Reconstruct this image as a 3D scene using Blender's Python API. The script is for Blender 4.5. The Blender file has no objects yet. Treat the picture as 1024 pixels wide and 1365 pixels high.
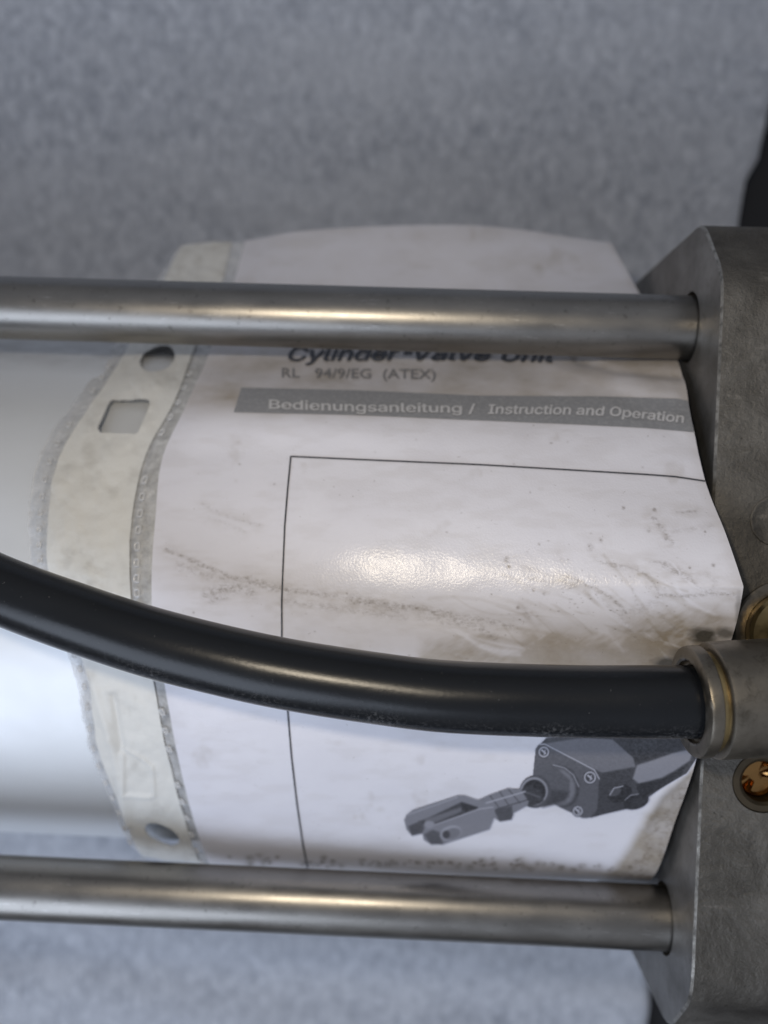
import bpy, bmesh, math, random
import numpy as np
from mathutils import Vector, Euler, noise
from mathutils.bvhtree import BVHTree
random.seed(7); rng = np.random.default_rng(7)
K = 0.001                                   # everything is measured in millimetres
sc = bpy.context.scene
COL = sc.collection

# ------------------------------------------------------------------ camera
CAM = np.array([8.2187, 24.559, 310.92]); ROT = (-0.025768, 0.028327, 0.033908); F = 1237.3
cd = bpy.data.cameras.new('camera'); cam = bpy.data.objects.new('camera', cd); COL.objects.link(cam)
cam.location = CAM * K; cam.rotation_euler = ROT
cd.sensor_fit = 'VERTICAL'; cd.sensor_height = 36; cd.lens = F / 1365 * 36
cd.clip_start = 0.005; cd.clip_end = 20
cd.dof.use_dof = True; cd.dof.focus_distance = 0.148; cd.dof.aperture_fstop = 11.5
sc.camera = cam
sc.view_settings.view_transform = 'Standard'; sc.view_settings.look = 'None'
sc.view_settings.exposure = 0.0; sc.view_settings.gamma = 1

# ------------------------------------------------------------------ light
w = bpy.data.worlds.new('World'); sc.world = w; w.use_nodes = True
nt = w.node_tree; nt.nodes.clear()
out = nt.nodes.new('ShaderNodeOutputWorld'); bg = nt.nodes.new('ShaderNodeBackground')
tc = nt.nodes.new('ShaderNodeTexCoord'); sx = nt.nodes.new('ShaderNodeSeparateXYZ')
rp = nt.nodes.new('ShaderNodeValToRGB')     # a room: dark low down, pale walls, lighter ceiling
nt.links.new(tc.outputs['Generated'], sx.inputs[0])
mr = nt.nodes.new('ShaderNodeMapRange'); mr.inputs['From Min'].default_value = -1
nt.links.new(sx.outputs['Z'], mr.inputs['Value']); nt.links.new(mr.outputs[0], rp.inputs[0])
e = rp.color_ramp.elements
e[0].position = .42; e[0].color = (.09, .09, .095, 1); e[1].position = .60; e[1].color = (.30, .31, .34, 1)
x = e.new(.86); x.color = (.46, .49, .56, 1); x = e.new(1.0); x.color = (.36, .38, .43, 1)
nt.links.new(rp.outputs[0], bg.inputs[0]); bg.inputs[1].default_value = 0.70
nt.links.new(bg.outputs[0], out.inputs[0])

def area(name, loc, target, size, power, color, sizey=None, shape='RECTANGLE'):
    l = bpy.data.lights.new(name, 'AREA'); l.shape = shape; l.size = size; l.size_y = sizey or size
    l.energy = power; l.color = color
    o = bpy.data.objects.new(name, l); COL.objects.link(o); o.location = Vector(loc) * K
    o.rotation_euler = (Vector(target) - Vector(loc)).to_track_quat('-Z', 'Y').to_euler(); return o
area('window_light', (-430, -520, 680), (0, 0, 100), .70, 4.6, (.72, .82, 1.0), .60)
area('flash_light', (-22, 52, 330), (5, 5, 120), .011, .15, (1.0, .87, .68), .012, 'DISK')

# ------------------------------------------------------------------ picture <-> place
MR = np.array(Euler(ROT).to_matrix())
def at(px, py, z):
    """the point of height z (mm) seen at this spot of the photograph"""
    d = MR @ np.array([(px - 512) / F, (682.5 - py) / F, -1.]); t = (z - CAM[2]) / d[2]
    return CAM + t * d
def proj(P):
    q = (P - CAM) @ MR
    return 512 + F * q[..., 0] / -q[..., 2], 682.5 - F * q[..., 1] / -q[..., 2]

# ------------------------------------------------------------------ objects
def tag(o, label=None, cat=None, group=None, kind=None):
    if label: o['label'] = label
    if cat: o['category'] = cat
    if group: o['group'] = group
    if kind: o['kind'] = kind
    return o
def link(name, me, mat, parent=None, smooth=True):
    o = bpy.data.objects.new(name, me); COL.objects.link(o)
    for m in (mat if isinstance(mat, (list, tuple)) else [mat]): me.materials.append(m)
    if smooth: me.shade_smooth()
    if parent:
        o.parent = parent; q = parent; t = Vector((0, 0, 0))
        while q: t += q.location; q = q.parent
        o.location = -t
    return o
def empty(name, loc):
    o = bpy.data.objects.new(name, None); COL.objects.link(o); o.location = Vector(loc) * K; o.empty_display_size = .01
    return o
def mesh(V, Fc, name='mesh'):
    me = bpy.data.meshes.new(name); me.from_pydata([tuple(v) for v in np.asarray(V) * K], [], Fc); me.update(); return me
def grid_mesh(P, keep=None, attrs=None, name='grid'):
    """P (n, m, 3) in mm -> mesh; keep (n-1, m-1) marks the faces that stay"""
    n, m, _ = P.shape
    idx = np.arange(n * m).reshape(n, m)
    q = np.stack([idx[:-1, :-1], idx[:-1, 1:], idx[1:, 1:], idx[1:, :-1]], -1).reshape(-1, 4)
    if keep is not None: q = q[keep.reshape(-1)]
    used = np.unique(q); remap = np.full(n * m, -1); remap[used] = np.arange(len(used)); q = remap[q]
    V = P.reshape(-1, 3)[used] * K
    me = bpy.data.meshes.new(name); me.vertices.add(len(V)); me.vertices.foreach_set('co', V.astype(np.float32).ravel())
    me.loops.add(q.size); me.loops.foreach_set('vertex_index', q.astype(np.int32).ravel())
    me.polygons.add(len(q)); me.polygons.foreach_set('loop_start', (np.arange(len(q)) * 4).astype(np.int32))
    me.polygons.foreach_set('loop_total', np.full(len(q), 4, np.int32)); me.update(calc_edges=True)
    for k, a in (attrs or {}).items():
        if a.ndim == 3:
            at_ = me.attributes.new(k, 'FLOAT_COLOR', 'POINT'); c = np.ones((len(used), 4), np.float32); c[:, :3] = a.reshape(-1, 3)[used]
            at_.data.foreach_set('color', c.ravel())
        else:
            at_ = me.attributes.new(k, 'FLOAT', 'POINT'); at_.data.foreach_set('value', a.reshape(-1)[used].astype(np.float32))
    return me
def lathe(profile, axis0, axis1, n=64, wob=0, closed=False):
    """profile [(t mm along the axis, radius)] turned round the axis from axis0 towards axis1"""
    a = Vector(axis0); d = (Vector(axis1) - a).normalized(); u = d.orthogonal().normalized(); v = d.cross(u)
    V = []; Fc = []
    for (t, r) in profile:
        for i in range(n):
            th = 2 * math.pi * i / n
            rr = r * (1 + wob * noise.noise(Vector((math.cos(th) * 3, math.sin(th) * 3, t))))
            V.append(a + d * t + (u * math.cos(th) + v * math.sin(th)) * rr)
    for j in range(len(profile) - 1):
        for i in range(n):
            k = (i + 1) % n
            Fc.append((j*n+i, j*n+k, (j+1)*n+k, (j+1)*n+i))
    return mesh(V, Fc)
def sharp(me, ang=35):
    me.set_sharp_from_angle(angle=math.radians(ang)); return me

# ------------------------------------------------------------------ materials
class M:
    def __init__(s, name, **kw):
        s.m = bpy.data.materials.new(name); s.m.use_nodes = True; s.t = s.m.node_tree
        s.b = s.t.nodes['Principled BSDF']; s.set(**kw)
        s.tc = s.t.nodes.new('ShaderNodeTexCoord')
    def set(s, **kw):
        for k, v in kw.items():
            i = s.b.inputs[k.replace('_', ' ')]
            if hasattr(v, 'links') or hasattr(v, 'is_linked'): s.t.links.new(v, i)
            else: i.default_value = (*v, 1) if isinstance(v, tuple) and len(v) == 3 else v
        return s
    def n(s, typ, **kw):
        nd = s.t.nodes.new('ShaderNode' + typ)
        for k, v in kw.items():
            if k in nd.bl_rna.properties: setattr(nd, k, v)
        return nd
    def noise(s, scale, detail=4, rough=.55, stretch=(1, 1, 1), dist=0, rot=(0, 0, 0)):
        mp = s.n('Mapping'); mp.inputs['Scale'].default_value = stretch; mp.inputs['Rotation'].default_value = rot
        s.t.links.new(s.tc.outputs['Object'], mp.inputs[0])
        nd = s.n('TexNoise'); nd.inputs['Scale'].default_value = scale; nd.inputs['Detail'].default_value = detail
        nd.inputs['Roughness'].default_value = rough; nd.inputs['Distortion'].default_value = dist
        s.t.links.new(mp.outputs[0], nd.inputs['Vector']); return nd.outputs['Fac']
    def ramp(s, src, stops):
        r = s.n('ValToRGB'); s.t.links.new(src, r.inputs[0]); el = r.color_ramp.elements
        while len(el) < len(stops): el.new(.5)
        for a, (p, c) in zip(el, stops): a.position = p; a.color = (*c, 1) if isinstance(c, tuple) else (c, c, c, 1)
        return r.outputs[0]
    def mix(s, fac, a, b, mode='MIX'):
        nd = s.n('Mix'); nd.data_type = 'RGBA'; nd.blend_type = mode
        for v, i in ((fac, 0), (a, 6), (b, 7)):
            if hasattr(v, 'is_linked'): s.t.links.new(v, nd.inputs[i])
            else: nd.inputs[i].default_value = (*v, 1) if isinstance(v, tuple) else v
        return nd.outputs[2]
    def math(s, op, a, b=0.):
        nd = s.n('Math'); nd.operation = op
        for v, i in ((a, 0), (b, 1)):
            if hasattr(v, 'is_linked'): s.t.links.new(v, nd.inputs[i])
            else: nd.inputs[i].default_value = v
        return nd.outputs[0]
    def attr(s, name, out='Fac'):
        a = s.n('Attribute'); a.attribute_name = name; return a.outputs[out]
    def bump(s, h, strength=.3, dist=.0002, prev=None):
        b = s.n('Bump'); b.inputs['Strength'].default_value = strength; b.inputs['Distance'].default_value = dist
        s.t.links.new(h, b.inputs['Height'])
        if prev is not None: s.t.links.new(prev, b.inputs['Normal'])
        s.t.links.new(b.outputs[0], s.b.inputs['Normal']); return b.outputs[0]

def film_bump(m):
    g = m.noise(2600, 2, .6); c = m.noise(160, 2); d = m.noise(60, 2, .5)
    p = m.bump(g, .8, .00005); p = m.bump(c, .30, .0003, p); q = m.bump(d, .4, .0006, p)
    if 'Coat Normal' in m.b.inputs: m.t.links.new(q, m.b.inputs['Coat Normal'])

# paper under clear film
mp = M('paper'); dirt = mp.attr('dirt'); tan = mp.attr('tan')
n1 = mp.noise(1700, 6, .8, stretch=(.7, 1, 1)); n2 = mp.noise(90, 5, .6); n3 = mp.noise(2200, 2, .6)
c0 = mp.mix(n2, (.675, .668, .725), (.755, .75, .80))
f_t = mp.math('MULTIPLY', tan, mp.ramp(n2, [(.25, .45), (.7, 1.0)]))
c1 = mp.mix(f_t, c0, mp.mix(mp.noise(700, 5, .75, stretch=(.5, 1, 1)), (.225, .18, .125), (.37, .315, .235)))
f_d = mp.math('MULTIPLY', dirt, mp.ramp(n1, [(.40, .10), (.62, 1.0)]))
c2 = mp.mix(f_d, c1, (.12, .085, .052))
fl = mp.noise(1500, 1, .5, dist=.6); fleck = mp.ramp(fl, [(.77, 0.), (.80, 1.)])
c3 = mp.mix(mp.math('MULTIPLY', fleck, .35), c2, (.2, .17, .14))
c3 = mp.mix(mp.attr('dark_spots'), c3, mp.mix(n1, (.035, .032, .028), (.13, .12, .105)))
mp.set(Base_Color=c3, Roughness=.55, Specular_IOR_Level=.35, Coat_Weight=.6, Coat_Roughness=.22, Coat_IOR=1.45)
film_bump(mp)
# print
def ink(name, col, rough=.45):
    m = M(name); f = m.noise(1400, 3, .7)
    m.set(Base_Color=m.mix(m.ramp(f, [(.45, 0.), (.75, .45)]), col, tuple(min(1, c + .18) for c in col)), Roughness=rough, Specular_IOR_Level=.4)
    film_bump(m); return m.m
ink_black = ink('black_ink', (.035, .038, .048)); ink_soft = ink('faded_ink', (.19, .19, .20))
ink_band = ink('grey_ink', (.25, .255, .27)); ink_white = ink('white_ink', (.52, .52, .54))
mi = M('picture_ink'); ca = mi.attr('shade', 'Color'); gn = mi.noise(1800, 2, .8)
mi.set(Base_Color=mi.mix(mi.ramp(gn, [(.35, 0.), (.75, .10)]), ca, (.42, .43, .5)), Roughness=.42, Specular_IOR_Level=.4); film_bump(mi)
# reinforced strip
ms = M('punched_strip'); dirt = ms.attr('dirt'); n2 = ms.noise(120, 6, .65, stretch=(1, .6, 1)); n1 = ms.noise(700, 5, .7, stretch=(.4, 1, 1))
c = ms.mix(n2, (.64, .635, .605), (.74, .735, .70))
c = ms.mix(ms.math('MULTIPLY', dirt, ms.ramp(n1, [(.3, .25), (.65, .9)])), c, (.27, .245, .205))
ms.set(Base_Color=c, Roughness=.42, Specular_IOR_Level=.35, Subsurface_Weight=0)
p = ms.bump(ms.noise(250, 4, .6), .5, .0005); ms.bump(ms.noise(1500, 2), .3, .0001, p)
# clear film margin
mf = M('clear_film', Roughness=.22, Specular_IOR_Level=.6)
n2 = mf.noise(420, 5, .65)
mf.set(Base_Color=(.66, .66, .66), Alpha=mf.ramp(n2, [(.35, .42), (.7, .82)]))
p = mf.bump(mf.noise(900, 3, .6), .8, .00035); mf.bump(mf.noise(160, 3), .7, .0009, p)
mw = M('weld_film', Base_Color=(.62, .62, .62), Roughness=.22, Specular_IOR_Level=.9, Alpha=.8)
mw.bump(mw.noise(1200, 2), .3, .0001)
# steels
mr_ = M('rod_steel', Metallic=1.0)
n1 = mr_.noise(1400, 4, .7, stretch=(.05, 1, 1)); n2 = mr_.noise(160, 5, .6, stretch=(.5, 1, 1)); n3 = mr_.noise(2600, 3, .6, stretch=(1, .1, .1))
c = mr_.mix(n2, (.19, .180, .165), (.30, .288, .268)); c = mr_.mix(mr_.ramp(mr_.noise(700, 3, .6), [(.62, 0.), (.74, .6)]), c, (.12, .11, .10))
c = mr_.mix(mr_.ramp(mr_.noise(2200, 3, .8, stretch=(.12, 1, 1), rot=(0, 0, .25)), [(.62, 0.), (.72, .5)]), c, (.46, .45, .43))
mr_.set(Base_Color=c, Roughness=mr_.ramp(n2, [(.3, .29), (.7, .42)]), Anisotropic=.0)
p = mr_.bump(n3, .22, .00004); mr_.bump(n1, .22, .00004, p)
mb = M('barrel_aluminium', Metallic=.35)
n2 = mb.noise(70, 4, .6, stretch=(.4, 1, 1)); n1 = mb.noise(900, 3, .6, stretch=(1, .1, .1))
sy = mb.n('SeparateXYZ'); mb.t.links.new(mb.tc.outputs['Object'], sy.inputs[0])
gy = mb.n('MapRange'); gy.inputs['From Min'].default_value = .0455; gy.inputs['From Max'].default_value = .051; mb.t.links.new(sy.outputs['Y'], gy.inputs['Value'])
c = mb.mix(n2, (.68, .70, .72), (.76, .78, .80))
c = mb.mix(mb.math('MULTIPLY', gy.outputs[0], mb.ramp(mb.noise(260, 6, .7, stretch=(.35, 1, 1)), [(.3, .25), (.7, .75)])), c, (.26, .25, .235))  # dark reflection by the upper rod painted into the colour, with mottled grime
c = mb.mix(mb.ramp(mb.noise(1500, 3, .6), [(.72, 0.), (.78, .35)]), c, (.3, .29, .28))
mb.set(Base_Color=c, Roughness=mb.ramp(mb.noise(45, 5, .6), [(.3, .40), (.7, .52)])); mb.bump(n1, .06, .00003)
mc = M('cast_metal', Metallic=.75)
n1 = mc.noise(75, 7, .65, dist=.4); n2 = mc.noise(600, 6, .75); n3 = mc.noise(420, 3, .6, stretch=(.25, 1, 1), rot=(0, 0, .6))
c = mc.mix(mc.ramp(n1, [(.3, 0.), (.7, 1.)]), (.068, .062, .053), (.19, .178, .158))
c = mc.mix(mc.ramp(n2, [(.62, 0.), (.78, .45)]), c, (.30, .275, .235))
c = mc.mix(mc.ramp(n3, [(.66, 0.), (.74, .25)]), c, (.34, .31, .27))
c = mc.mix(mc.ramp(mc.noise(1700, 2, .6), [(.66, 0.), (.74, .6)]), c, (.03, .028, .025))
mc.set(Base_Color=c, Roughness=mc.ramp(n1, [(.3, .44), (.7, .62)]))
p = mc.bump(n2, .9, .00032); p = mc.bump(n1, .6, .0012, p); mc.bump(mc.noise(2400, 3, .6), .22, .00008, p)
mcs = M('machined_face', Metallic=.8)
n1 = mcs.noise(90, 6, .6); n2 = mcs.noise(1200, 4, .7)
c = mcs.mix(mcs.ramp(n1, [(.3, 0.), (.7, 1.)]), (.13, .122, .112), (.28, .273, .262)); c = mcs.mix(mcs.ramp(mcs.noise(500, 5, .7), [(.55, 0.), (.75, .6)]), c, (.07, .06, .05))
mcs.set(Base_Color=c, Roughness=.46)
p = mcs.bump(n2, .5, .00014); mcs.bump(n1, .5, .0008, p)
me_ = M('worn_edge', Metallic=.9, Roughness=.38)
me_.set(Base_Color=me_.mix(me_.ramp(me_.noise(500, 4, .7), [(.35, 0.), (.6, 1.)]), (.15, .14, .125), (.38, .36, .325))); me_.bump(me_.noise(1500, 3), .5, .0001)
mn = M('nickel', Metallic=1.0)
n1 = mn.noise(220, 6, .65); n2 = mn.noise(1600, 4, .7, stretch=(1, .15, .15)); n3 = mn.noise(900, 4, .7)
c = mn.mix(n1, (.16, .140, .112), (.28, .252, .208)); c = mn.mix(mn.ramp(n3, [(.66, 0.), (.76, .7)]), c, (.07, .06, .05))
c = mn.mix(mn.ramp(mn.noise(420, 6, .75, dist=.5), [(.52, 0.), (.64, .55)]), c, (.09, .078, .06))
mn.set(Base_Color=c, Roughness=mn.ramp(n1, [(.3, .32), (.7, .5)])); p = mn.bump(n2, .3, .00005); mn.bump(n3, .25, .00008, p)
mbr = M('brass', Metallic=1.0)
n1 = mbr.noise(260, 6, .65)
mbr.set(Base_Color=mbr.mix(n1, (.26, .19, .09), (.50, .39, .20)), Roughness=mbr.ramp(n1, [(.3, .26), (.7, .45)])); mbr.bump(mbr.noise(1200, 3), .35, .00008)
mbs = M('polished_brass', Metallic=1.0, Roughness=.24, Base_Color=(.36, .20, .075)); mbs.bump(mbs.noise(300, 2), .5, .0004)
mbd = M('tarnished_brass', Metallic=.9, Roughness=.45); mbd.set(Base_Color=mbd.mix(mbd.noise(300, 4), (.075, .06, .042), (.13, .105, .07))); mbd.bump(mbd.noise(1000, 3), .4, .0001)
mh = M('hose_plastic', Specular_IOR_Level=.34)
n1 = mh.noise(90, 5, .65, stretch=(.3, 1, 1)); n2 = mh.noise(1500, 4, .8); sp = mh.noise(1700, 3, .6)
sc_ = mh.attr('scuff'); c = mh.mix(n1, (.005, .0058, .0072), (.009, .0105, .013))
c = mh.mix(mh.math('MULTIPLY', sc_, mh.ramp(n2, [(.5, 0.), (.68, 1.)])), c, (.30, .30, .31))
c = mh.mix(mh.ramp(sp, [(.70, 0.), (.76, .4)]), c, (.16, .16, .16))
mh.set(Base_Color=c, Roughness=mh.ramp(n1, [(.3, .19), (.7, .29)])); mh.bump(n2, .35, .00006)
mk = M('rubber', Base_Color=(.01, .01, .011), Roughness=.6)
mfo = M('packing_foam', Roughness=.85, Specular_IOR_Level=.3)
n1 = mfo.noise(300, 8, .74, stretch=(1, .7, 1), rot=(0, 0, .5), dist=.5); n2 = mfo.noise(26, 4, .6, stretch=(.35, 1.2, 1)); n3 = mfo.noise(760, 6, .8, stretch=(1, .45, 1), rot=(0, 0, -.5), dist=.6)
c = mfo.mix(mfo.ramp(n1, [(.36, 0.), (.66, 1.)]), (.41, .44, .505), (.84, .87, .94))
c = mfo.mix(mfo.ramp(n2, [(.38, .0), (.66, .5)]), c, (.74, .76, .81))
c = mfo.mix(mfo.ramp(n3, [(.54, 0.), (.70, .55)]), c, (.82, .85, .92))
mfo.set(Base_Color=c, Sheen_Weight=.25); p = mfo.bump(n3, .8, .0016); mfo.bump(n1, .6, .002, p)
mfl = M('black_floor', Roughness=.7); mfl.set(Base_Color=mfl.mix(mfl.noise(40, 4), (.006, .006, .008), (.014, .014, .017)))

# ------------------------------------------------------------------ background
def zfoam(x, y):
    v = Vector((x * .012, y * .012, 3.1)); t = max(0., (y - 95) / 110.)
    f = 1.1 * math.sin((y + .10 * x) * .22 + 1.2 * noise.noise(Vector((x * .012, y * .02, 8)))) * max(0, min(1, (-60 - y) / 30))
    return 1.8 * noise.noise(v) + .6 * noise.noise(v * 3.3) - 1.8 + 42 * t ** 1.7 / (1 + .25 * t) + f
nx, ny = 150, 260
EP = []
for q in [(1075,-60),(1050,60),(1024,150),(1010,215),(993,238),(986,290),(978,340),(950,600),(905,1000),(866,1310),(862,1365),(858,1420)]:
    z = -1.5
    for _ in range(6): z = zfoam(*at(*q, z)[:2])
    EP.append(tuple(at(*q, z)[:2]))
EP.sort(key=lambda t: t[1]); EX = [t[0] for t in EP]; EY = [t[1] for t in EP]
P = np.zeros((ny, nx, 3))
for j in range(ny):
    y = -420 + 840 * j / (ny - 1)
    ye = max(-200, min(200, y))
    xr = float(np.interp(y, EY, EX)) + .5 * noise.noise(Vector((y * .09, 0, 0)))
    for i in range(nx):
        x = -420 + (xr + 420) * i / (nx - 1)
        P[j, i] = (x, y, zfoam(x, y))
me = grid_mesh(P)
o = link('packing_sheet', me, mfo.m)
md = o.modifiers.new('thick', 'SOLIDIFY'); md.thickness = .009; md.offset = -1
tag(o, 'blue grey mottled foam packing sheet the cylinder lies on', 'packing sheet')
me = mesh([(-900, -900, -14), (900, -900, -14), (900, 900, -14), (-900, 900, -14)], [(0, 1, 2, 3)])
tag(link('floor', me, mfl.m), kind='structure')

# ------------------------------------------------------------------ the cylinder
S = 75.26; HH = 56.8; ZR = S + HH; RB = 63.5; XC = 60.
cyl = empty('pneumatic_cylinder', (0, 0, 0))
tag(cyl, 'large pneumatic cylinder with silver barrel, steel tie rods and dark cast end cap', 'cylinder')
me = lathe([(0, RB), (365, RB)], (-305, 0, S), (60, 0, S), 160); link('barrel', me, mb.m, cyl)
def rod(y, z, lab):
    prof = [(t, 6.0) for t in np.linspace(0, 363, 60)]
    me = lathe(prof, (-300, y, z), (63.5, y, z), 48)
    o = link('tie_rod', me, mr_.m, cyl); tag(o, lab)
rod(HH, ZR, 'upper steel tie rod crossing the title of the manual'); rod(-HH, ZR, 'lower steel tie rod below the printed picture')
rod(HH, S - HH, None); rod(-HH, S - HH, None)

# end cap: octagonal block with round corners; front face Z = 2S carries the screw bore
CH = 12.6
def rounded_outline(r=7.):
    h = S
    c = [(h - CH, h), (h, h - CH), (h, -h + CH), (h - CH, -h), (-h + CH, -h), (-h, -h + CH), (-h, h - CH), (-h + CH, h)]
    pts = []
    for i, p in enumerate(c):
        a = Vector(c[i - 1]); b = Vector(p); d = Vector(c[(i + 1) % 8])
        u = (a - b).normalized(); v = (d - b).normalized(); L = min(r * .5, 5.5)
        for k in range(7):
            t = k / 6; pts.append(((b + u * L) * (1 - t) ** 2 + b * 2 * t * (1 - t) + (b + v * L) * t * t))
    dense = []
    for i, p in enumerate(pts):
        q = pts[(i + 1) % len(pts)]; n = max(1, int((q - p).length / 1.3))
        for k in range(n): dense.append(p.lerp(q, k / n))
    return dense
OUT = rounded_outline(9.)
def capmesh():
    bm = bmesh.new(); n = len(OUT); cen = Vector((0, S))
    def ring(x, inset, jit=0):
        vs = []
        for i, p in enumerate(OUT):
            a = OUT[i - 1]; b = OUT[(i + 1) % n]; t = (b - a).normalized(); nn = Vector((t.y, -t.x))
            if nn.dot(p) < 0: nn = -nn
            j = jit * noise.noise(Vector((p.x * .45, p.y * .45, x))) + jit * .8 * noise.noise(Vector((p.x * .13, p.y * .13, 9)))
            q = p - nn * (inset + abs(j)); vs.append(bm.verts.new((x + (abs(j) if inset == 0 else 0), q.x, q.y + S)))
        return vs
    r0 = ring(XC, .36, .30); r1 = ring(XC + .40, 0, .0)
    for i in range(n):
        f = bm.faces.new((r0[i], r0[(i + 1) % n], r1[(i + 1) % n], r1[i])); f.material_index = 2
    r2 = ring(150, 0)
    # side walls, front flat one left open for the bored face
    flat = []
    for i in range(n):
        a, b = OUT[i], OUT[(i + 1) % n]
        if abs(a.y - S) < 1e-4 and abs(b.y - S) < 1e-4: flat.append(i); continue
        f = bm.faces.new((r1[i], r1[(i + 1) % n], r2[(i + 1) % n], r2[i])); f.material_index = 0
    # front face with bore
    ed = []
    fl = sorted(flat, key=lambda i: OUT[i].x)
    for i in flat:
        for r in (r1, r2):
            ed.append(bm.edges.get((r[i], r[(i + 1) % n])) or bm.edges.new((r[i], r[(i + 1) % n])))
    lo = min(list(flat) + [(i + 1) % n for i in flat], key=lambda i: OUT[i].x); hi = max(list(flat) + [(i + 1) % n for i in flat], key=lambda i: OUT[i].x)
    for i in (lo, hi): ed.append(bm.edges.get((r1[i], r2[i])) or bm.edges.new((r1[i], r2[i])))
    c = at(1018, 1043, 2 * S); R0 = 5.35; hv = []
    for k in range(48):
        th = 2 * math.pi * k / 48; hv.append(bm.verts.new((c[0] + R0 * math.cos(th), c[1] + R0 * math.sin(th), 2 * S)))
    hb = [bm.verts.new((v.co.x, v.co.y, 2 * S - 9)) for v in hv]
    for k in range(48):
        ed.append(bm.edges.new((hv[k], hv[(k + 1) % 48])))
        bm.faces.new((hv[k], hv[(k + 1) % 48], hb[(k + 1) % 48], hb[k]))
    bm.faces.new(hb)
    g = bmesh.ops.triangle_fill(bm, edges=ed, use_beauty=True, normal=(0, 0, 1))
    for f in g['geom']:
        if isinstance(f, bmesh.types.BMFace): f.material_index = 0
    # left face with four rod bores
    ed = [bm.edges.get((r0[i], r0[(i + 1) % n])) for i in range(n)]
    for (y, z) in ((HH, ZR), (-HH, ZR), (HH, S - HH), (-HH, S - HH)):
        hv = [bm.verts.new((XC, y + 6.75 * math.cos(t * math.pi / 20), z + 6.75 * math.sin(t * math.pi / 20))) for t in range(40)]
        hb = [bm.verts.new((XC + 3.5, v.co.y, v.co.z)) for v in hv]
        for k in range(40):
            ed.append(bm.edges.new((hv[k], hv[(k + 1) % 40]))); f = bm.faces.new((hv[k], hv[(k + 1) % 40], hb[(k + 1) % 40], hb[k])); f.material_index = 1
        f = bm.faces.new(hb); f.material_index = 1
    g = bmesh.ops.triangle_fill(bm, edges=ed, use_beauty=True, normal=(-1, 0, 0))
    for f in g['geom']:
        if isinstance(f, bmesh.types.BMFace): f.material_index = 1
    bmesh.ops.recalc_face_normals(bm, faces=bm.faces[:])
    bmesh.ops.scale(bm, vec=(K, K, K), verts=bm.verts[:])
    me = bpy.data.meshes.new('end_cap'); bm.to_mesh(me); bm.free(); return me
me = capmesh(); cap = link('end_cap', me, [mc.m, mcs.m, me_.m], cyl); sharp(me, 30)

# cushion screw: tarnished ring and polished screw with slot, sunk in the bore
c = at(1018, 1043, 2 * S)
me = lathe([(-4, 5.3), (-.3, 5.3), (-.05, 5.1), (-.05, 4.1), (-.5, 3.55), (-4.5, 3.45)], (c[0], c[1], 2*S), (c[0], c[1], 2*S + 9), 64, .004)
sharp(me); link('bore_ring', me, mbd.m, cap)
bm = bmesh.new(); prof = [(3.42, -5.5), (3.40, -3.0), (3.1, -2.7), (2.7, -3.3), (1.0, -3.4)]
rings = []
for r, z in prof:
    ring = []
    for k in range(48):
        th = 2 * math.pi * k / 48 + .6; X, Y = r * math.cos(th), r * math.sin(th)
        zz = z - (1.1 if abs(X * .6 - Y * .8) < .55 else 0)
        ring.append(bm.verts.new(((c[0] + X) * K, (c[1] + Y) * K, (2 * S + zz) * K)))
    rings.append(ring)
for a, b in zip(rings, rings[1:]):
    for k in range(48): bm.faces.new((a[k], a[(k + 1) % 48], b[(k + 1) % 48], b[k]))
bm.faces.new(rings[-1]); bmesh.ops.recalc_face_normals(bm, faces=bm.faces[:])
me = bpy.data.meshes.new('screw'); bm.to_mesh(me); bm.free(); sharp(me, 40); link('adjusting_screw', me, mbs.m, cap)
# sunk blank plug above, just a faint circle in the casting
c = at(1034, 694, 2 * S)
me = lathe([(-.2, 4.4), (.05, 4.35), (.16, 4.1), (.16, 3.95), (.03, 3.7), (.05, 2), (.06, .01)], (c[0], c[1], 2*S), (c[0], c[1], 2*S + 9), 64); sharp(me, 60)
link('blank_plug', me, mc.m, cap)
# brass port plug on a steel washer
c = at(1046, 842, 2 * S)
me = lathe([(-.1, 8.9), (.6, 8.9), (.85, 8.6), (.85, 7.0), (-.1, 7.0)], (c[0], c[1], 2*S), (c[0], c[1], 2*S + 9), 72); sharp(me)
link('washer', me, mn.m, cap)
me = lathe([(-.1, 6.9), (2.6, 6.9), (3.2, 6.4), (3.2, 4.2), (2.2, 3.8), (2.2, .01)], (c[0], c[1], 2*S), (c[0], c[1], 2*S + 9), 72, .004); sharp(me)
link('port_plug', me, mbr.m, cap)

# ------------------------------------------------------------------ hose fitting and hose
ZF = 168.
a0 = at(932, 936, ZF); a0[0] = 51.9; b0 = a0 + np.array([20., 1.5, -2.0])
fit = empty('hose_fitting', (a0[0], a0[1], 2 * S)); tag(fit, 'round nickel push in fitting gripping the black hose end on the cap', 'hose fitting')
me = lathe([(3.2, 6.1), (.25, 6.3), (0, 6.6), (0, 7.7), (.35, 8.35), (.7, 8.5), (2.1, 8.5), (2.25, 8.35), (2.3, 7.6), (3.4, 7.5)], a0, b0, 96, .0015); sharp(me, 38)
link('release_collar', me, mn.m, fit)
me = lathe([(2.35, 7.7), (3.9, 7.7)], a0, b0, 72); link('groove_ring', me, mbr.m, fit)
me = lathe([(3.3, 7.0), (3.35, 8.5), (3.6, 8.85), (4.2, 8.95), (16, 8.98), (40, 9.0), (40.5, 8.6), (40.6, 0.1)], a0, b0, 96, .0015); sharp(me, 38)
link('fitting_body', me, mn.m, fit)
me = lathe([(0, 5.4), (18, 5.4)], (a0[0] + 31, a0[1] + 2.3, 2*S - .5), (a0[0] + 31, a0[1] + 2.3, 2*S + 14), 48); link('threaded_stem', me, mn.m, fit)
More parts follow.
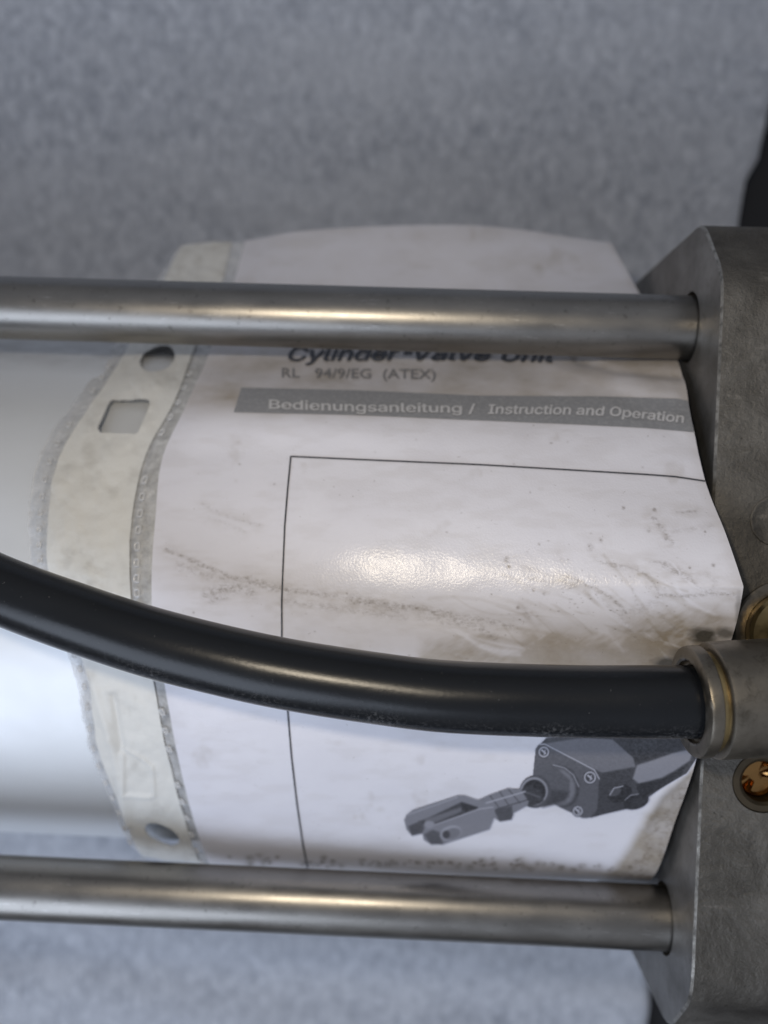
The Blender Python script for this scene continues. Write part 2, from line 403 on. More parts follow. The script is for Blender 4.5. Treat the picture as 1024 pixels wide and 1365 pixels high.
me = lathe([(.9, 5.6), (.6, 6.35), (2.8, 6.4)], a0, b0, 72); link('gripping_ring', me, mbd.m, fit)

hp = [(-330, 640, 150), (-200, 690, 156), (-90, 744, 159), (0, 786, 161), (100, 823, 163), (200, 855.5, 164.5), (300, 881, 165.5), (388, 899.5, 166), (500, 917, 166.5), (600, 928.5, 167), (750, 934.5, 167.5), (900, 936, 168)]
cp = [Vector(at(*q)) for q in hp] ; cp[-1] = Vector((47, a0[1] - .2, ZF)); cp.append(Vector((54.5, a0[1] + .1, ZF - .1)))
def crom(p, n):
    r = []
    for i in range(len(p) - 1):
        p0 = p[max(i-1, 0)]; p1 = p[i]; p2 = p[i+1]; p3 = p[min(i+2, len(p)-1)]
        for k in range(n):
            t = k / n; r.append(.5 * ((2*p1) + (p2-p0)*t + (2*p0-5*p1+4*p2-p3)*t*t + (3*p1-p0-3*p2+p3)*t**3))
    r.append(p[-1]); return r
pts = crom(cp, 14); NH = 64; RH = 5.55
P = np.zeros((len(pts), NH + 1, 3)); scuff = np.zeros((len(pts), NH + 1))
for i, p in enumerate(pts):
    t = (pts[min(i+1, len(pts)-1)] - pts[max(i-1, 0)]).normalized(); v = Vector((0, 0, 1)); v = (v - t * v.dot(t)).normalized(); u = t.cross(v)
    for k in range(NH + 1):
        th = 2 * math.pi * k / NH; d = u * math.cos(th) + v * math.sin(th)
        P[i, k] = p + d * (RH * (1 + .006 * noise.noise(p * .12)))
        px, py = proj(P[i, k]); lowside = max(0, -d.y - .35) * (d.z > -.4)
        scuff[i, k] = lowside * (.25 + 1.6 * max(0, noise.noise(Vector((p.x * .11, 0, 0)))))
me = grid_mesh(P, attrs={'scuff': np.clip(scuff, 0, 1)})
tag(link('air_hose', me, mh.m), 'thick dark blue black plastic air hose curving over the manual into the fitting', 'hose')

# ------------------------------------------------------------------ the manual in its pocket, bent round the barrel
# stations down the sheet; for each column (pixel x, pixel y, height)
cols = {
 'L': [(232,335,84),(200,385,95),(150,460,111),(112,515,122.5),(52,605,134),(36,690,139),(42,765,141),(66,832,141),(98,900,139),(117,1000,133),(150,1077,124),(180,1138,111)],
 'A': [(240,328,84),(212,385,96),(172,460,112),(135,520,124.5),(82,605,135.5),(65,690,141),(66,765,143),(86,832,143),(117,900,141),(131,1000,135),(162,1080,126),(190,1142,113)],
 'B': [(308,322,84),(292,385,97),(258,463,115.5),(233,530,129.5),(192,608,138),(174,690,143.5),(171,770,146),(179,838,146),(203,910,144),(221,1000,138),(243,1085,128.5),(267,1152,115)],
 'C': [(328,320,84),(310,385,97.5),(282,465,117),(249,540,132.5),(218,610,139.5),(209,690,145),(204,770,147.5),(206,840,147.5),(220,910,145.5),(236,1000,139.5),(257,1085,130),(283,1155,116.5)],
 'F': [(402,308,86),(400,385,100),(398,468,119),(394,548,138.5),(388,609,144),(380,690,150),(376,770,152.5),(376,845,152),(381,915,150),(389,1000,144),(400,1085,134),(410,1160,119)],
 'M': [(620,300,88),(640,385,102),(650,475,122),(652,556,140.5),(653,624,148),(655,700,153.5),(657,778,156),(657,848,155.5),(657,918,152.5),(656,1008,147.5),(652,1088,137.5),(648,1168,123)],
 'D': [(815,324,86),(850,387,101),(903,480,130),(922,560,143.5),(940,640,151.5),(969,716,158.5),(991,782,162.5),(977,848,160.),(948,920,155),(929,1010,152.8),(902,1090,142.5),(868,1172,129)],
}
uk = np.array([0, .035, .15, .19, .38, .67, 1.0]); CP = np.zeros((len(uk), 13, 3))
for i, k in enumerate('LABCFMD'):
    for j, q in enumerate(cols[k]): CP[i, j] = at(*q)
    CP[i, 12] = CP[i, 11] + np.array([0, -7, -22])        # turns under behind the lower rod
def hermite(xk, Y, x):
    """cubic through Y (n, ...) at xk, evaluated at x"""
    n = len(xk); h = np.diff(xk); d = np.diff(Y, axis=0) / h.reshape(-1, *[1] * (Y.ndim - 1))
    m = np.empty_like(Y); m[0] = d[0]; m[-1] = d[-1]
    hh = h.reshape(-1, *[1] * (Y.ndim - 1)); m[1:-1] = (d[:-1] * hh[1:] + d[1:] * hh[:-1]) / (hh[:-1] + hh[1:])
    if n == 13: m[6, 6] *= .12                # the corner of the sheet that sticks out
    k = np.clip(np.searchsorted(xk, x, 'right') - 1, 0, n - 2); t = (x - xk[k]) / h[k]
    s = (-1,) + (1,) * (Y.ndim - 1); t = t.reshape(s); H = h[k].reshape(s)
    return (2*t**3-3*t**2+1)*Y[k] + (t**3-2*t**2+t)*H*m[k] + (-2*t**3+3*t**2)*Y[k+1] + (t**3-t**2)*H*m[k+1]
def surf(us, vs):
    A = hermite(np.arange(13.), np.swapaxes(CP, 0, 1), vs)          # (nv, 7, 3)
    return hermite(uk, np.swapaxes(A, 0, 1), us).swapaxes(0, 1)      # (nv, nu, 3)
def normals(P):
    du = np.gradient(P, axis=1); dv = np.gradient(P, axis=0); n = np.cross(dv, du); n /= np.linalg.norm(n, axis=-1, keepdims=True) + 1e-12
    return np.where(n[..., 2:3].mean() > 0, n, -n)
def nz(X, Y, s, seed=0, oct=3):
    """cheap value noise on arrays"""
    r = 0; a = 1; tot = 0
    g = np.random.default_rng(seed)
    for o in range(oct):
        T = g.random((256, 256)); x = X * s * 2 ** o; y = Y * s * 2 ** o
        xi = np.floor(x).astype(int); yi = np.floor(y).astype(int); fx = x - xi; fy = y - yi; fx = fx*fx*(3-2*fx); fy = fy*fy*(3-2*fy)
        q = lambda i, j: T[(xi + i) % 256, (yi + j) % 256]
        r = r + a * ((q(0,0)*(1-fx)+q(1,0)*fx)*(1-fy) + (q(0,1)*(1-fx)+q(1,1)*fx)*fy); tot += a; a *= .55
    return r / tot
def seg_dist(X, Y, pl):
    D = np.full(X.shape, 1e9)
    for (x0, y0), (x1, y1) in zip(pl, pl[1:]):
        dx, dy = x1 - x0, y1 - y0; t = np.clip(((X-x0)*dx + (Y-y0)*dy) / (dx*dx + dy*dy + 1e-9), 0, 1)
        D = np.minimum(D, np.hypot(X - x0 - t*dx, Y - y0 - t*dy))
    return D
def poly_sd(X, Y, pl):
    D = seg_dist(X, Y, pl + [pl[0]]); ins = np.zeros(X.shape, bool)
    for (x0, y0), (x1, y1) in zip(pl, pl[1:] + [pl[0]]):
        c = ((y0 > Y) != (y1 > Y)) & (X < (x1 - x0) * (Y - y0) / ((y1 - y0) or 1e-9) + x0); ins ^= c
    return np.where(ins, -D, D)

sm = lambda e0, e1, x: (lambda t: t*t*(3-2*t))(np.clip((x - e0) / (e1 - e0), 0, 1))
pocket = empty('document_pocket', (0, 0, 2 * S - 8)); tag(pocket, 'soiled clear punched pocket holding a printed manual sheet, wrapped round the barrel under the hose', 'document pocket')
EXTRA = lambda P, d: P + normals(P) * d
# fine relief of the sheet itself
def wrinkle(PX, PY):
    r = .16 * (nz(PX, PY * 2.2, 1/120, 3, 2) - .5) + .05 * (nz(PX, PY, 1/26, 4, 2) - .5)
    # the fold running out from the upper rod to the right edge
    for pl, wd, am in (([(770,478),(820,494),(905,500)], 7, -.5), ([(800,486),(850,508),(915,520)], 14, .35), ([(280,492),(380,502),(560,500)], 16, -.28), ([(820,520),(870,560),(930,600)], 12, -.10), ([(700,478),(790,505),(900,530)], 9, .22), ([(860,1100),(880,1060),(915,1030)], 7, .25), ([(560,815),(760,845),(880,850),(970,845)], 16, -.22)):
        r = r + am * np.exp(-(seg_dist(PX, PY, pl) / wd) ** 2)
    return r
nu, nv = 640, 760
us = np.linspace(.188, 1., nu); vs = np.linspace(0, 12, nv)
P0 = surf(us, vs); PX, PY = proj(P0)
# torn, slightly ragged right edge
P = EXTRA(P0, 0); N = normals(P0)
P = P0 + N * wrinkle(PX, PY)[..., None]
D = np.zeros(PX.shape); T = np.zeros(PX.shape)
T_ = [np.zeros(PX.shape)]
def stroke(pl, w, a, seed=1, ns=1/2.6):
    global D
    d = seg_dist(PX, PY, pl); D = np.maximum(D, a * np.exp(-(d / w) ** 2) * np.clip(nz(PX * .6, PY, ns, seed, 3) * 2.2 - .5, 0, .85))
    T_[0] = np.maximum(T_[0], .55 * a * np.exp(-(d / (w * 2.6 + 5)) ** 2) * np.clip(nz(PX*.35, PY, 1/5., seed + 3, 3) * 2.2 - .6, 0, 1))
Z4 = lambda l: [(640 + a / 2.667, 660 + b / 2.667) for a, b in l]
for pl, wd, a in [
    ([(222,733),(262,750),(305,768),(350,781),(400,789),(470,797)], 3.2, .8), ([(470,797),(530,808),(590,820),(650,828)], 4.5, .55),
    ([(240,752),(280,768),(330,776)], 6, .42), ([(275,792),(300,785),(325,783),(335,790)], 7, .75), ([(282,800),(300,795)], 5, .6),
    ([(330,772),(360,782),(385,787)], 5, .8), ([(378,800),(430,808),(480,815),(540,822)], 5, .45), ([(470,802),(520,806),(560,812),(600,818)], 4, .85),
    ([(560,813),(600,824),(640,838),(660,850)], 5, .6), ([(270,672),(300,688),(345,700)], 2.5, .35), ([(280,690),(325,708)], 2.5, .3), ([(310,690),(350,702)], 2, .32),
    ([(500,805),(525,812),(530,818)], 6, .6), ([(560,822),(600,830),(640,836)], 6, .4)]: stroke(pl, wd, a, int(pl[0][0]))
for pl, wd, a in [
    ([(310,290),(350,300),(400,330),(460,360),(500,395),(520,420)], 5, .75), ([(450,240),(560,265),(600,292),(625,325),(640,355)], 4.5, .6),
    ([(600,235),(660,240),(720,268),(760,310),(790,345)], 4.5, .5), ([(655,248),(690,268),(740,295)], 9, .85), ([(740,290),(790,340),(820,350)], 5, .55),
    ([(680,355),(740,360),(820,350),(900,352)], 6, .7), ([(615,80),(635,105),(655,135),(680,170)], 7, .9), ([(410,230),(470,250),(520,262)], 6, .5),
    ([(150,290),(200,300),(260,312),(330,318)], 9, .5), ([(0,440),(60,455),(130,475)], 8, .6), ([(700,60),(770,58)], 4, .7), ([(690,130),(760,120),(820,110)], 8, .3),
    ([(500,420),(560,410),(620,385)], 14, .35), ([(640,355),(740,358)], 5, .75), ([(820,340),(840,310),(800,280)], 6, .4), ([(280,205),(300,250)], 6, .3), ([(540,330),(560,390)], 5, .4), ([(640,420),(720,500)], 5, .35),
    ([(430,370),(520,460),(560,520)], 7, .35), ([(150,400),(170,430)], 10, .4)]: stroke(Z4(pl), wd / 2.2, a, int(pl[0][0]) + 9)
for (x, y, r) in [(600,125,6),(620,52,6),(95,230,9),(102,255,7),(228,351,5),(190,338,5),(135,400,6),(830,250,6),(430,160,6),(655,248,5),(745,258,4),(390,186,9),(660,155,6),(210,175,4),(510,45,5),(800,130,4)]:
    q = Z4([(x, y)])[0]; D = np.maximum(D, .95 * np.exp(-(np.hypot(PX - q[0], PY - q[1]) / (r / 2.4)) ** 2))
for k in range(170):      # scattered specks
    x = rng.uniform(230, 940); y = rng.uniform(560, 880); r = rng.uniform(.5, 1.3)
    if k > 70: x = rng.normal(800, 80); y = rng.normal(800, 35)
    D = np.maximum(D, rng.uniform(.3, .9) * np.exp(-(((PX - x) / (r * rng.uniform(1, 2))) ** 2 + ((PY - y) / r) ** 2)))
for k in range(90):       # soiled line along the lower rod
    x = rng.uniform(300, 860); y = 1150 + (x - 530) * .024 + rng.normal(0, 2.6); r = rng.uniform(1.5, 4)
    if rng.random() < .3: x = rng.choice([350, 430, 535, 575, 620, 660, 700]) + rng.normal(0, 7)
    D = np.maximum(D, rng.uniform(.6, 1.) * 1.3 * np.exp(-(((PX - x) / (r * 1.5)) ** 2 + ((PY - y) / r) ** 2)))
# brown stain low on the right, then dark spots above the fitting
low = poly_sd(PX, PY, [(812,1180),(848,1128),(868,1088),(900,1050),(940,1015),(955,1060),(900,1190)]); D = np.maximum(D, .75 * sm(6, -14, low) * np.clip(nz(PX, PY, 1/7., 71, 4) * 2.4 - .75, 0, 1))
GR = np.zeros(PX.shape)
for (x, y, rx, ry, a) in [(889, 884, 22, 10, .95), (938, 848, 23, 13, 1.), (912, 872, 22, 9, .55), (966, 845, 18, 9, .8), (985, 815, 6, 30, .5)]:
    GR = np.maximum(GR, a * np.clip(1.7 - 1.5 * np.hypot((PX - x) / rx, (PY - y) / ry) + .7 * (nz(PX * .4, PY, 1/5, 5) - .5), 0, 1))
big = nz(PX, PY, 1/45, 11, 4); st = nz(PX * .9 + PY * 1.3, PX * .25 - PY * .5, 1/9., 12, 3)
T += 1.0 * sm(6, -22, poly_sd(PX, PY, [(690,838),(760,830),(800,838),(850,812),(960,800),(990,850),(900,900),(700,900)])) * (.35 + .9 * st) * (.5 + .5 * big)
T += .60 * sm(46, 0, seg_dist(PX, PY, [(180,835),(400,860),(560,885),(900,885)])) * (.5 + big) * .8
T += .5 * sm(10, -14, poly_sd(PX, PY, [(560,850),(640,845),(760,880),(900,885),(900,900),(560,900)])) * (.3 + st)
T += 1.5 * sm(8, -14, poly_sd(PX, PY, [(800,1180),(840,1125),(860,1085),(890,1050),(935,1015),(950,1060),(900,1190)])) * (.55 + .5 * big)
T += .8 * T_[0]
for k in range(46):      # wiped smears fanning out from the hose
    x = rng.uniform(640, 930); y = rng.uniform(775, 880); a = rng.normal(.55, .18) if x > 700 else .2; L = rng.uniform(20, 75); b = rng.uniform(-.006, .004)
    pl = [(x + t * L * math.cos(a + b * t * L), y + t * L * math.sin(a + b * t * L)) for t in (-1, -.5, 0, .5, 1)]
    T += rng.choice([.24, .18, -.26]) * np.exp(-(seg_dist(PX, PY, pl) / rng.uniform(1.2, 4)) ** 2)
T += (.28 + .34 * sm(400, 440, PY)) * sm(566, 536, PY + 10 * (nz(PX, PY, 1/60, 61, 2) - .5)) * (.5 + .8 * nz(PX * .5, PY, 1/22, 14, 3))  # shade above the title band and round the upper rod, painted in tan
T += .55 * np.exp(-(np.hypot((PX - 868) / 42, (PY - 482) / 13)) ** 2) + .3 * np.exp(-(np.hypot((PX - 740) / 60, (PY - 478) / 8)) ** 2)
T += .12 * sm(330, 305, PY) + .2 * sm(.02, 0, np.abs(us - 1)[None, :] + 0 * PY) + .25 * sm(12, 2, np.abs(PY - 1165 - (PX - 600) * .02))
T += .25 * sm(.7, .85, big) 
D = np.clip(D, 0, 2.5); T = np.clip(T + .12 * sm(.45, .75, nz(PX * .3, PY, 1/14., 41, 4)), 0, .95)
me = grid_mesh(P, attrs={'dirt': D, 'tan': T, 'dark_spots': np.clip(GR, 0, 1)})
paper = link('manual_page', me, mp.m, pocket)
# the sheets below it give the edge its thickness
mu = M('page_edge', Roughness=.6); mu.set(Base_Color=mu.mix(mu.noise(500, 4, .7, stretch=(1, 1, 4)), (.26, .24, .21), (.52, .50, .46)))
cu = np.linspace(.2, .9985, 90); cvv = np.linspace(0.012, 12, 130); Pb = surf(cu, cvv); bx, by = proj(Pb); Nb = normals(Pb)
Pt = Pb + Nb * (wrinkle(bx, by)[..., None] - .12); Pl = Pb - Nb * 1.3
V = np.concatenate([Pt.reshape(-1, 3), Pl.reshape(-1, 3)]); n_, m_ = 130, 90; idx = np.arange(n_ * m_).reshape(n_, m_); Fc = []
for a in range(n_ - 1): 
    Fc.append((idx[a, -1], idx[a+1, -1], idx[a+1, -1] + n_*m_, idx[a, -1] + n_*m_)); Fc.append((idx[a, 0], idx[a+1, 0], idx[a+1, 0] + n_*m_, idx[a, 0] + n_*m_))
    for b in range(m_ - 1): Fc.append(tuple(q + n_*m_ for q in (idx[a, b], idx[a, b+1], idx[a+1, b+1], idx[a+1, b])))
for b in range(m_ - 1): Fc.append((idx[0, b], idx[0, b+1], idx[0, b+1] + n_*m_, idx[0, b] + n_*m_))
me = mesh(V, [tuple(int(q) for q in f) for f in Fc]); link('lower_pages', me, mu.m, pocket)

# BVH of the sheet, to lay the print on it
cu = np.linspace(0, 1, 220); cvv = np.linspace(0, 12, 300); Pb = surf(cu, cvv); bx, by = proj(Pb); Pb = Pb + normals(Pb) * wrinkle(bx, by)[..., None]
idx = np.arange(300 * 220).reshape(300, 220)
bv = BVHTree.FromPolygons([tuple(v) for v in Pb.reshape(-1, 3)], [tuple(int(t) for t in q) for q in np.stack([idx[:-1, :-1], idx[:-1, 1:], idx[1:, 1:], idx[1:, :-1]], -1).reshape(-1, 4)])
def onsheet(px, py, d=.12):
    dr = Vector(MR @ np.array([(px - 512) / F, (682.5 - py) / F, -1.])).normalized()
    h, n, _, _ = bv.ray_cast(Vector(CAM), dr)
    if h is None: return None
    if n.z < 0: n = -n
    return h + n * d
def curve_y(pl, x):
    xs = [p[0] for p in pl]; return float(np.interp(x, xs, [p[1] for p in pl]))
try:                                        # the sans serif that ships inside Blender, else its default
    import os
    FONT = bpy.data.fonts.load(os.path.join(bpy.utils.system_resource('DATAFILES'), 'fonts', 'Inter.woff2'))
except Exception:
    FONT = None
def print_text(name, body, x0, x1, base, cap, mat, shear=0, bold=0, sub=3, d=.18, spacing=1.0, xmax=None, font=True):
    cu = bpy.data.curves.new('text', 'FONT'); cu.body = body; cu.size = 1; cu.shear = shear; cu.resolution_u = 3; cu.space_character = spacing
    FT = FONT if font else None
    if FT: cu.font = FT
    ob = bpy.data.objects.new('text', cu); COL.objects.link(ob)
    dg = bpy.context.evaluated_depsgraph_get(); me = bpy.data.meshes.new_from_object(ob.evaluated_get(dg)); bpy.data.objects.remove(ob)
    bm = bmesh.new(); bm.from_mesh(me); bmesh.ops.triangulate(bm, faces=bm.faces[:])
    for _ in range(sub):
        bmesh.ops.subdivide_edges(bm, edges=[e for e in bm.edges if e.calc_length() > .07], cuts=1); bmesh.ops.triangulate(bm, faces=bm.faces[:])
    lift = {}
    if bold:                                # a heavier cut: the letters printed again a hair to the side
        base_v = list(bm.verts); base_f = list(bm.faces); lvl = {v: 0 for v in base_v}
        for k, (dx, dy) in enumerate(((bold, 0), (bold * .5, bold * .4), (bold * .5, -bold * .4))):
            mp_ = {v: bm.verts.new((v.co.x + dx, v.co.y + dy, 0)) for v in base_v}
            for v in mp_.values(): lvl[v] = k + 1
            for f in base_f:
                try: bm.faces.new([mp_[v] for v in f.verts])
                except ValueError: pass
        lift = lvl
    xs = [v.co.x for v in bm.verts]; a, b = min(xs), max(xs); kill = []
    for v in list(bm.verts):
        px = x0 + (v.co.x - a) / (b - a) * (x1 - x0); py = curve_y(base, px) - v.co.y / (.727 if FT else .69) * cap
        q = onsheet(px, py, d + .012 * lift.get(v, 0))
        if q is None or (xmax and px > xmax): kill.append(v); continue
        v.co = q * K
    bmesh.ops.delete(bm, geom=kill, context='VERTS')
    bmesh.ops.recalc_face_normals(bm, faces=bm.faces[:])
    m2 = bpy.data.meshes.new(name); bm.to_mesh(m2); bm.free(); return link(name, m2, mat, paper)
def print_strip(name, pl, width, mat, d=.14, step=6, parent=None):
    pts = []
    for (x0, y0), (x1, y1) in zip(pl, pl[1:]):
        n = max(1, int(math.hypot(x1-x0, y1-y0) / step)); pts += [(x0 + (x1-x0)*k/n, y0 + (y1-y0)*k/n) for k in range(n)]
    pts.append(pl[-1]); V = []; Fc = []
    for i, (x, y) in enumerate(pts):
        a = pts[max(0, i-1)]; b = pts[min(len(pts)-1, i+1)]; L = math.hypot(b[0]-a[0], b[1]-a[1]); nx_, ny_ = -(b[1]-a[1]) / L, (b[0]-a[0]) / L
        for s in (-.5, .5):
            V.append(onsheet(x + nx_*width*s, y + ny_*width*s, d) or onsheet(x, y, d))
    for i in range(len(pts) - 1): Fc.append((2*i, 2*i+1, 2*i+3, 2*i+2))
    return link(name, mesh(V, Fc), mat, parent or paper)
# grey title band
top = lambda x: curve_y([(312,517),(480,521),(640,528),(800,529),(904,532),(930,538)], x); bot = lambda x: curve_y([(312,550),(480,554),(640,561),(760,566),(860,571),(930,577)], x)
V = []; Fc = []; R = 9; NX = 130
for i in range(NX):
    for r in range(R):
        f = r / (R - 1); xa = 322 - 10 * f; xb = 900
        while onsheet(xb + 1, top(xb) * (1-f) + bot(xb) * f) is not None and xb < 935: xb += 1
        px = xa + (xb - xa) * i / (NX - 1); V.append(onsheet(px, top(px) * (1-f) + bot(px) * f, .13))
for i in range(NX - 1):
    for r in range(R - 1): Fc.append((i*R+r, i*R+r+1, (i+1)*R+r+1, (i+1)*R+r))
link('title_band', mesh(V, Fc), ink_band, paper)
TB = [(384,482),(600,481),(742,484)]
for body, xa, xb in (('Cylinder', 384, 534), ('Valve', 553, 655), ('Unit', 668, 742)): print_text('title_text', body, xa, xb, TB, 27, ink_black, .28, .05)
print_strip('title_text', [(538,471),(550,471)], 5, ink_black)
print_text('directive_text', 'RL   94/9/EG  (ATEX)', 376, 581, [(376,504),(581,506)], 12.5, ink_soft, 0, .018, font=False)
print_text('band_text', 'Bedienungsanleitung /', 359, 634, [(359,546),(480,550),(640,552)], 16.5, ink_white, 0.0, .04, d=.27)
print_text('band_text', 'Instruction and Operation', 650, 912, [(640,553),(760,554),(820,556),(920,566)], 17, ink_white, .12, .045, d=.27, xmax=913)
print_strip('frame_line', [(940,642),(900,636),(860,633),(760,627),(640,620),(500,614),(388,609)], 2.0, ink_black, .16)
print_strip('frame_line', [(388,608.5),(384,650),(380,700),(377.5,760),(376,800),(376,850),(379,900),(384,950),(389,1010),(396,1070),(404,1125),(411,1160)], 2.1, ink_black, .16)

# printed picture of the valve cylinder
gx = np.arange(532, 934, .95); gy = np.arange(968, 1132, .95); GX, GY = np.meshgrid(gx, gy)
zx, zy = (GX - 500) * 2.2756, (GY - 960) * 2.2756
C = np.full(GX.shape, .60); A = np.zeros(GX.shape)
def lay(sd, val, soft=2.2, a=1.0):
    global C, A
    val = val * (1.35 if val > .10 else .9) + .01; c = np.clip(.5 - sd / soft, 0, 1) * a; C = C * (1-c) + val * c; A = np.maximum(A, c)
def poly(pl, val, soft=2.2, a=1.): lay(poly_sd(zx, zy, pl), val, soft, a)
def ell(cx, cy, rx, ry, val, rot=0, soft=2.2, a=1.):
    x = (zx-cx)*math.cos(rot) + (zy-cy)*math.sin(rot); y = -(zx-cx)*math.sin(rot) + (zy-cy)*math.cos(rot)
    lay((np.hypot(x/rx, y/ry) - 1) * min(rx, ry), val, soft, a)
def line(pl, wd, val, a=1.): lay(seg_dist(zx, zy, pl) - wd / 2, val, 2, a)
g = lambda v: (v / 255) ** 2.2
poly([(520,52),(985,10),(1000,80),(975,115),(945,160),(868,205),(830,232),(825,250),(790,262),(640,296),(560,262),(480,165),(487,85)], g(66), 3)
poly([(690,30),(985,10),(985,60),(860,110),(790,130)], g(45), 14)
poly([(520,70),(640,50),(720,58),(782,112),(790,140),(740,150),(690,158),(600,115)], g(92), 5)
poly([(690,158),(780,142),(785,185),(750,215),(690,225)], g(58), 8)
poly([(795,135),(850,118),(900,100),(965,85),(955,120),(910,150),(870,172),(800,190),(782,175)], g(112), 6)
poly([(790,192),(868,178),(910,156),(950,130),(930,165),(868,205),(820,228),(800,225)], g(38), 5)
poly([(487,85),(497,72),(515,72),(668,150),(682,178),(674,270),(655,292),(630,296),(560,262),(478,168)], g(88), 3)
poly([(680,178),(740,168),(770,200),(760,262),(655,292),(674,270)], g(58), 4)
line([(500,72),(515,71),(665,149),(680,176)], 3, g(150))
line([(655,294),(760,262)], 2, g(40))
ell(566, 200, 52, 64, g(66), -.35, 5); ell(560, 200, 46, 56, g(96), -.35, 10)
poly([(495,160),(548,140),(592,180),(588,232),(540,255),(505,262)], g(86), 7)
poly([(500,205),(590,215),(575,245),(510,262)], g(60), 12)
line([(540,134),(575,143),(602,165),(618,200)], 2.5, g(128)); line([(556,130),(600,150),(625,195)], 2, g(60))
ell(486, 215, 49, 50, g(74), .3); ell(482, 214, 42, 43, g(118), .3, 4); ell(482, 216, 36, 38, g(34), .3, 4)
poly([(432,215),(470,196),(505,212),(512,245),(470,262),(440,252)], g(56), 5); line([(445,212),(500,232)], 5, g(88)); line([(447,232),(500,250)], 3, g(42))
poly([(312,240),(345,225),(400,205),(440,206),(466,245),(462,258),(418,282),(414,300),(378,306),(340,280)], g(104), 3)
for q in ([(350,228),(375,262)], [(378,215),(405,255)], [(405,208),(440,250)]): line(q, 3, g(66))
line([(335,250),(455,215)], 4, g(140)); poly([(360,270),(415,258),(420,285),(414,300),(378,306)], g(76), 4); line([(368,268),(462,240)], 3, g(52))
poly([(88,300),(95,285),(115,270),(250,226),(270,226),(318,242),(362,262),(364,290),(348,330),(205,376),(170,375),(148,362),(143,342),(112,349),(95,330)], g(106), 3)
poly([(130,305),(160,295),(262,246),(312,262),(312,268),(180,318),(150,322)], g(66), 4); poly([(262,246),(312,262),(275,275),(262,268)], g(44), 4); poly([(150,300),(262,262),(262,275),(160,318)], g(90), 6)
poly([(100,320),(135,305),(150,325),(143,342),(112,349)], g(74), 5)
line([(165,322),(315,268),(358,262)], 3, g(140)); poly([(148,345),(175,330),(200,340),(206,374),(170,375)], g(82), 6); line([(100,285),(250,232)], 4, g(128))
ell(230, 341, 33, 22, g(130), -.3, 4); ell(233, 343, 28, 17, g(96), -.3, 4); ell(216, 345, 12, 12, g(60), 0, 5)
ell(165, 315, 16, 11, g(120), 0, 4)
for (x, y, r) in ((512, 95, 19), (652, 172, 21), (615, 274, 18)):
    ell(x, y, r, r, g(52)); ell(x, y, r-3, r-3, g(150), 0, 3); ell(x, y, r-7, r-7, g(62), 0, 3); line([(x-6, y-6), (x+5, y+4)], 4, g(165)); line([(x+4, y-6), (x+1, y+8)], 2.5, g(150))
ell(744, 222, 38, 24, g(34), -.45, 3); ell(728, 215, 20, 12, g(76), -.5, 3); line([(712,226),(725,204),(752,198)], 2.2, g(150))
ell(792, 246, 40, 22, g(34), -.3, 3); line([(758,240),(775,226),(800,222)], 2, g(120)); ell(798, 248, 28, 14, g(48), -.3, 6)
pts3 = np.zeros(GX.shape + (3,)); ok = np.ones(GX.shape, bool)
for j in range(GX.shape[0]):
    for i in range(GX.shape[1]):
        if A[max(0,j-1):j+2, max(0,i-1):i+2].max() < .08: ok[j, i] = False; continue
        q = onsheet(GX[j, i], GY[j, i], .13)
        if q is None: ok[j, i] = False
        else: pts3[j, i] = q
keep = ok[:-1, :-1] & ok[1:, :-1] & ok[:-1, 1:] & ok[1:, 1:] & (A[:-1, :-1] > .12)
shade = np.stack([C * .97, C * .98, C * 1.12], -1)
me = grid_mesh(pts3[::-1], keep[::-1], {'shade': shade[::-1]}); link('printed_picture', me, mi.m, paper)

# left margin of the pocket: clear film, punched strip, weld marks
def holes(PX, PY):
    def sup(cx, cy, rx, ry, rot, p):
        x = (PX-cx)*math.cos(rot) + (PY-cy)*math.sin(rot); y = -(PX-cx)*math.sin(rot) + (PY-cy)*math.cos(rot)
        return (np.abs(x/rx)**p + np.abs(y/ry)**p) ** (1/p) - 1
    h = np.minimum(sup(210, 478, 23, 15, -.45, 2.3), (poly_sd(PX, PY, [(139,570),(152,540),(192,539),(179,571)]) - 7) / 25)
    return np.minimum(h, sup(216, 1113, 24, 10.5, .42, 2.2))
def margin(name, u0, u1, n, mvv, off, mat, v1=12., extra=None, rag=0):
    us_ = np.linspace(u0, u1, n); vs_ = np.linspace(0, v1, mvv); P_ = surf(us_, vs_); X, Y = proj(P_)
    if rag:
        wob = (nz(X * 0 + 5, Y, 1/14, 31, 4) - .5) * rag; k = np.clip(1 - (us_ - u0) / .03, 0, 1)[None, :]
        P_[..., 0] += wob * k
    crum = .9 * (nz(X, Y, 1/38, 21, 3) - .5) * sm(.19, .12, us_)[None, :] + (extra(X, Y) if extra is not None else 0)
    P_ = P_ + normals(P_) * (off + crum)[..., None]
    hl = holes(X, Y); kp = (hl > 0); kp = kp[:-1, :-1] & kp[1:, :-1] & kp[:-1, 1:] & kp[1:, 1:]
    dd = .35 * sm(.55, .85, nz(X, Y, 1/30, 22, 4)) + .6 * sm(60, 0, np.hypot(X - 120, (Y - 770) * .9)) * nz(X, Y, 1/8, 23) + .75 * sm(520, 455, Y) * nz(X, Y, 1/14, 24) + .6 * sm(340, 300, Y)
    dd = dd + .7 * sm(1105, 1150, Y) * nz(X, Y, 1/14, 26)
    me = grid_mesh(P_, kp, {'dirt': np.clip(dd, 0, 1)}); return link(name, me, mat, pocket)
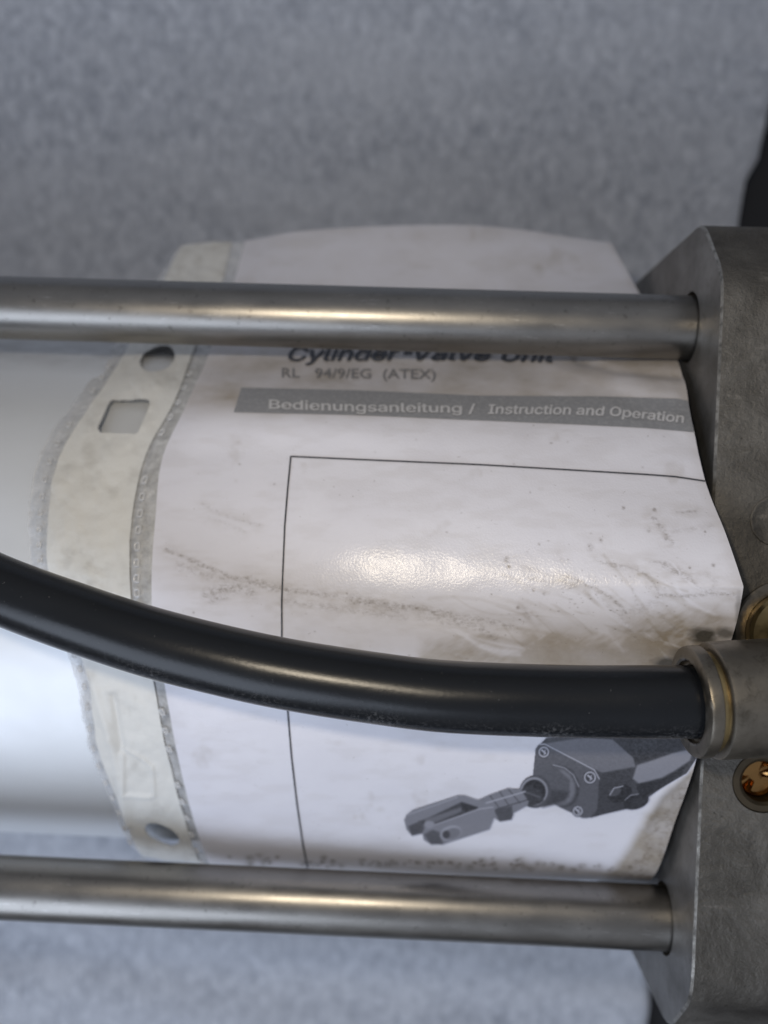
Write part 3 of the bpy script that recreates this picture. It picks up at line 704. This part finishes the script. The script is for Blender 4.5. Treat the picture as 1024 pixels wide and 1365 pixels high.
fold = lambda X, Y: (.3 * np.exp(-((seg_dist(X, Y, [(163,1000),(165,1060),(200,1062)])) / 3.5) ** 2) + .25 * np.exp(-(seg_dist(X, Y, [(168,1000),(190,1012),(203,1022),(206,1060)]) / 3.) ** 2)
     - .5 * np.exp(-((seg_dist(X, Y, [(150,930),(162,1000)])) / 5) ** 2) + .4 * np.exp(-((seg_dist(X, Y, [(120,900),(150,1000),(170,1100)])) / 6) ** 2))
margin('clear_margin', .0, .196, 150, 760, -.35, mf.m, rag=1.0, extra=fold)
margin('punched_strip', .034, .152, 100, 760, -.05, ms.m, extra=fold)
# weld marks either side of the strip
wm = None
vv = np.arange(2.5, 11.6, .27)
rndm = random.Random(3)
for col, u in (('r', .1645), ('l', .0225)):
    for v in vv:
        if rndm.random() < .12: continue
        c = surf(np.array([u, u + .004]), np.array([v, v + .01])); o0 = c[0, 0]; ex = (c[0, 1] - c[0, 0]); ex /= np.linalg.norm(ex); ey = (c[1, 0] - c[0, 0]); ey /= np.linalg.norm(ey); en = np.cross(ey, ex); en = en if en[2] > 0 else -en
        a, b = (1.25, 1.75) if col == 'r' else (1.0, 1.5); o0 = o0 + en * (.12 if col == 'r' else .1)
        if wm is None:
            V = []; Fc = []
            for k, (s, h) in enumerate(((1, 0), (.88, .26), (.66, .26), (.50, .02))):
                for t in range(12):
                    th = 2 * math.pi * (t + .5) / 12; cc = abs(math.cos(th)) ** .5 * math.copysign(1, math.cos(th)); ss = abs(math.sin(th)) ** .5 * math.copysign(1, math.sin(th))
                    V.append((s * cc * .5, s * ss * .5, h))
            for k in range(3):
                for t in range(12): Fc.append((k*12+t, k*12+(t+1)%12, (k+1)*12+(t+1)%12, (k+1)*12+t))
            wm = bpy.data.meshes.new('weld_mark'); wm.from_pydata([(x*K, y*K, z*K) for x, y, z in V], [], Fc); wm.materials.append(mw.m); wm.shade_smooth()
        ob = bpy.data.objects.new('weld_mark', wm); COL.objects.link(ob); ob.parent = pocket
        from mathutils import Matrix
        Rm = Matrix((ex * a, np.cross(en, ex) * b, en)).transposed().to_4x4(); ob.matrix_local = Matrix.Translation(Vector(o0) * K - pocket.location) @ Rm
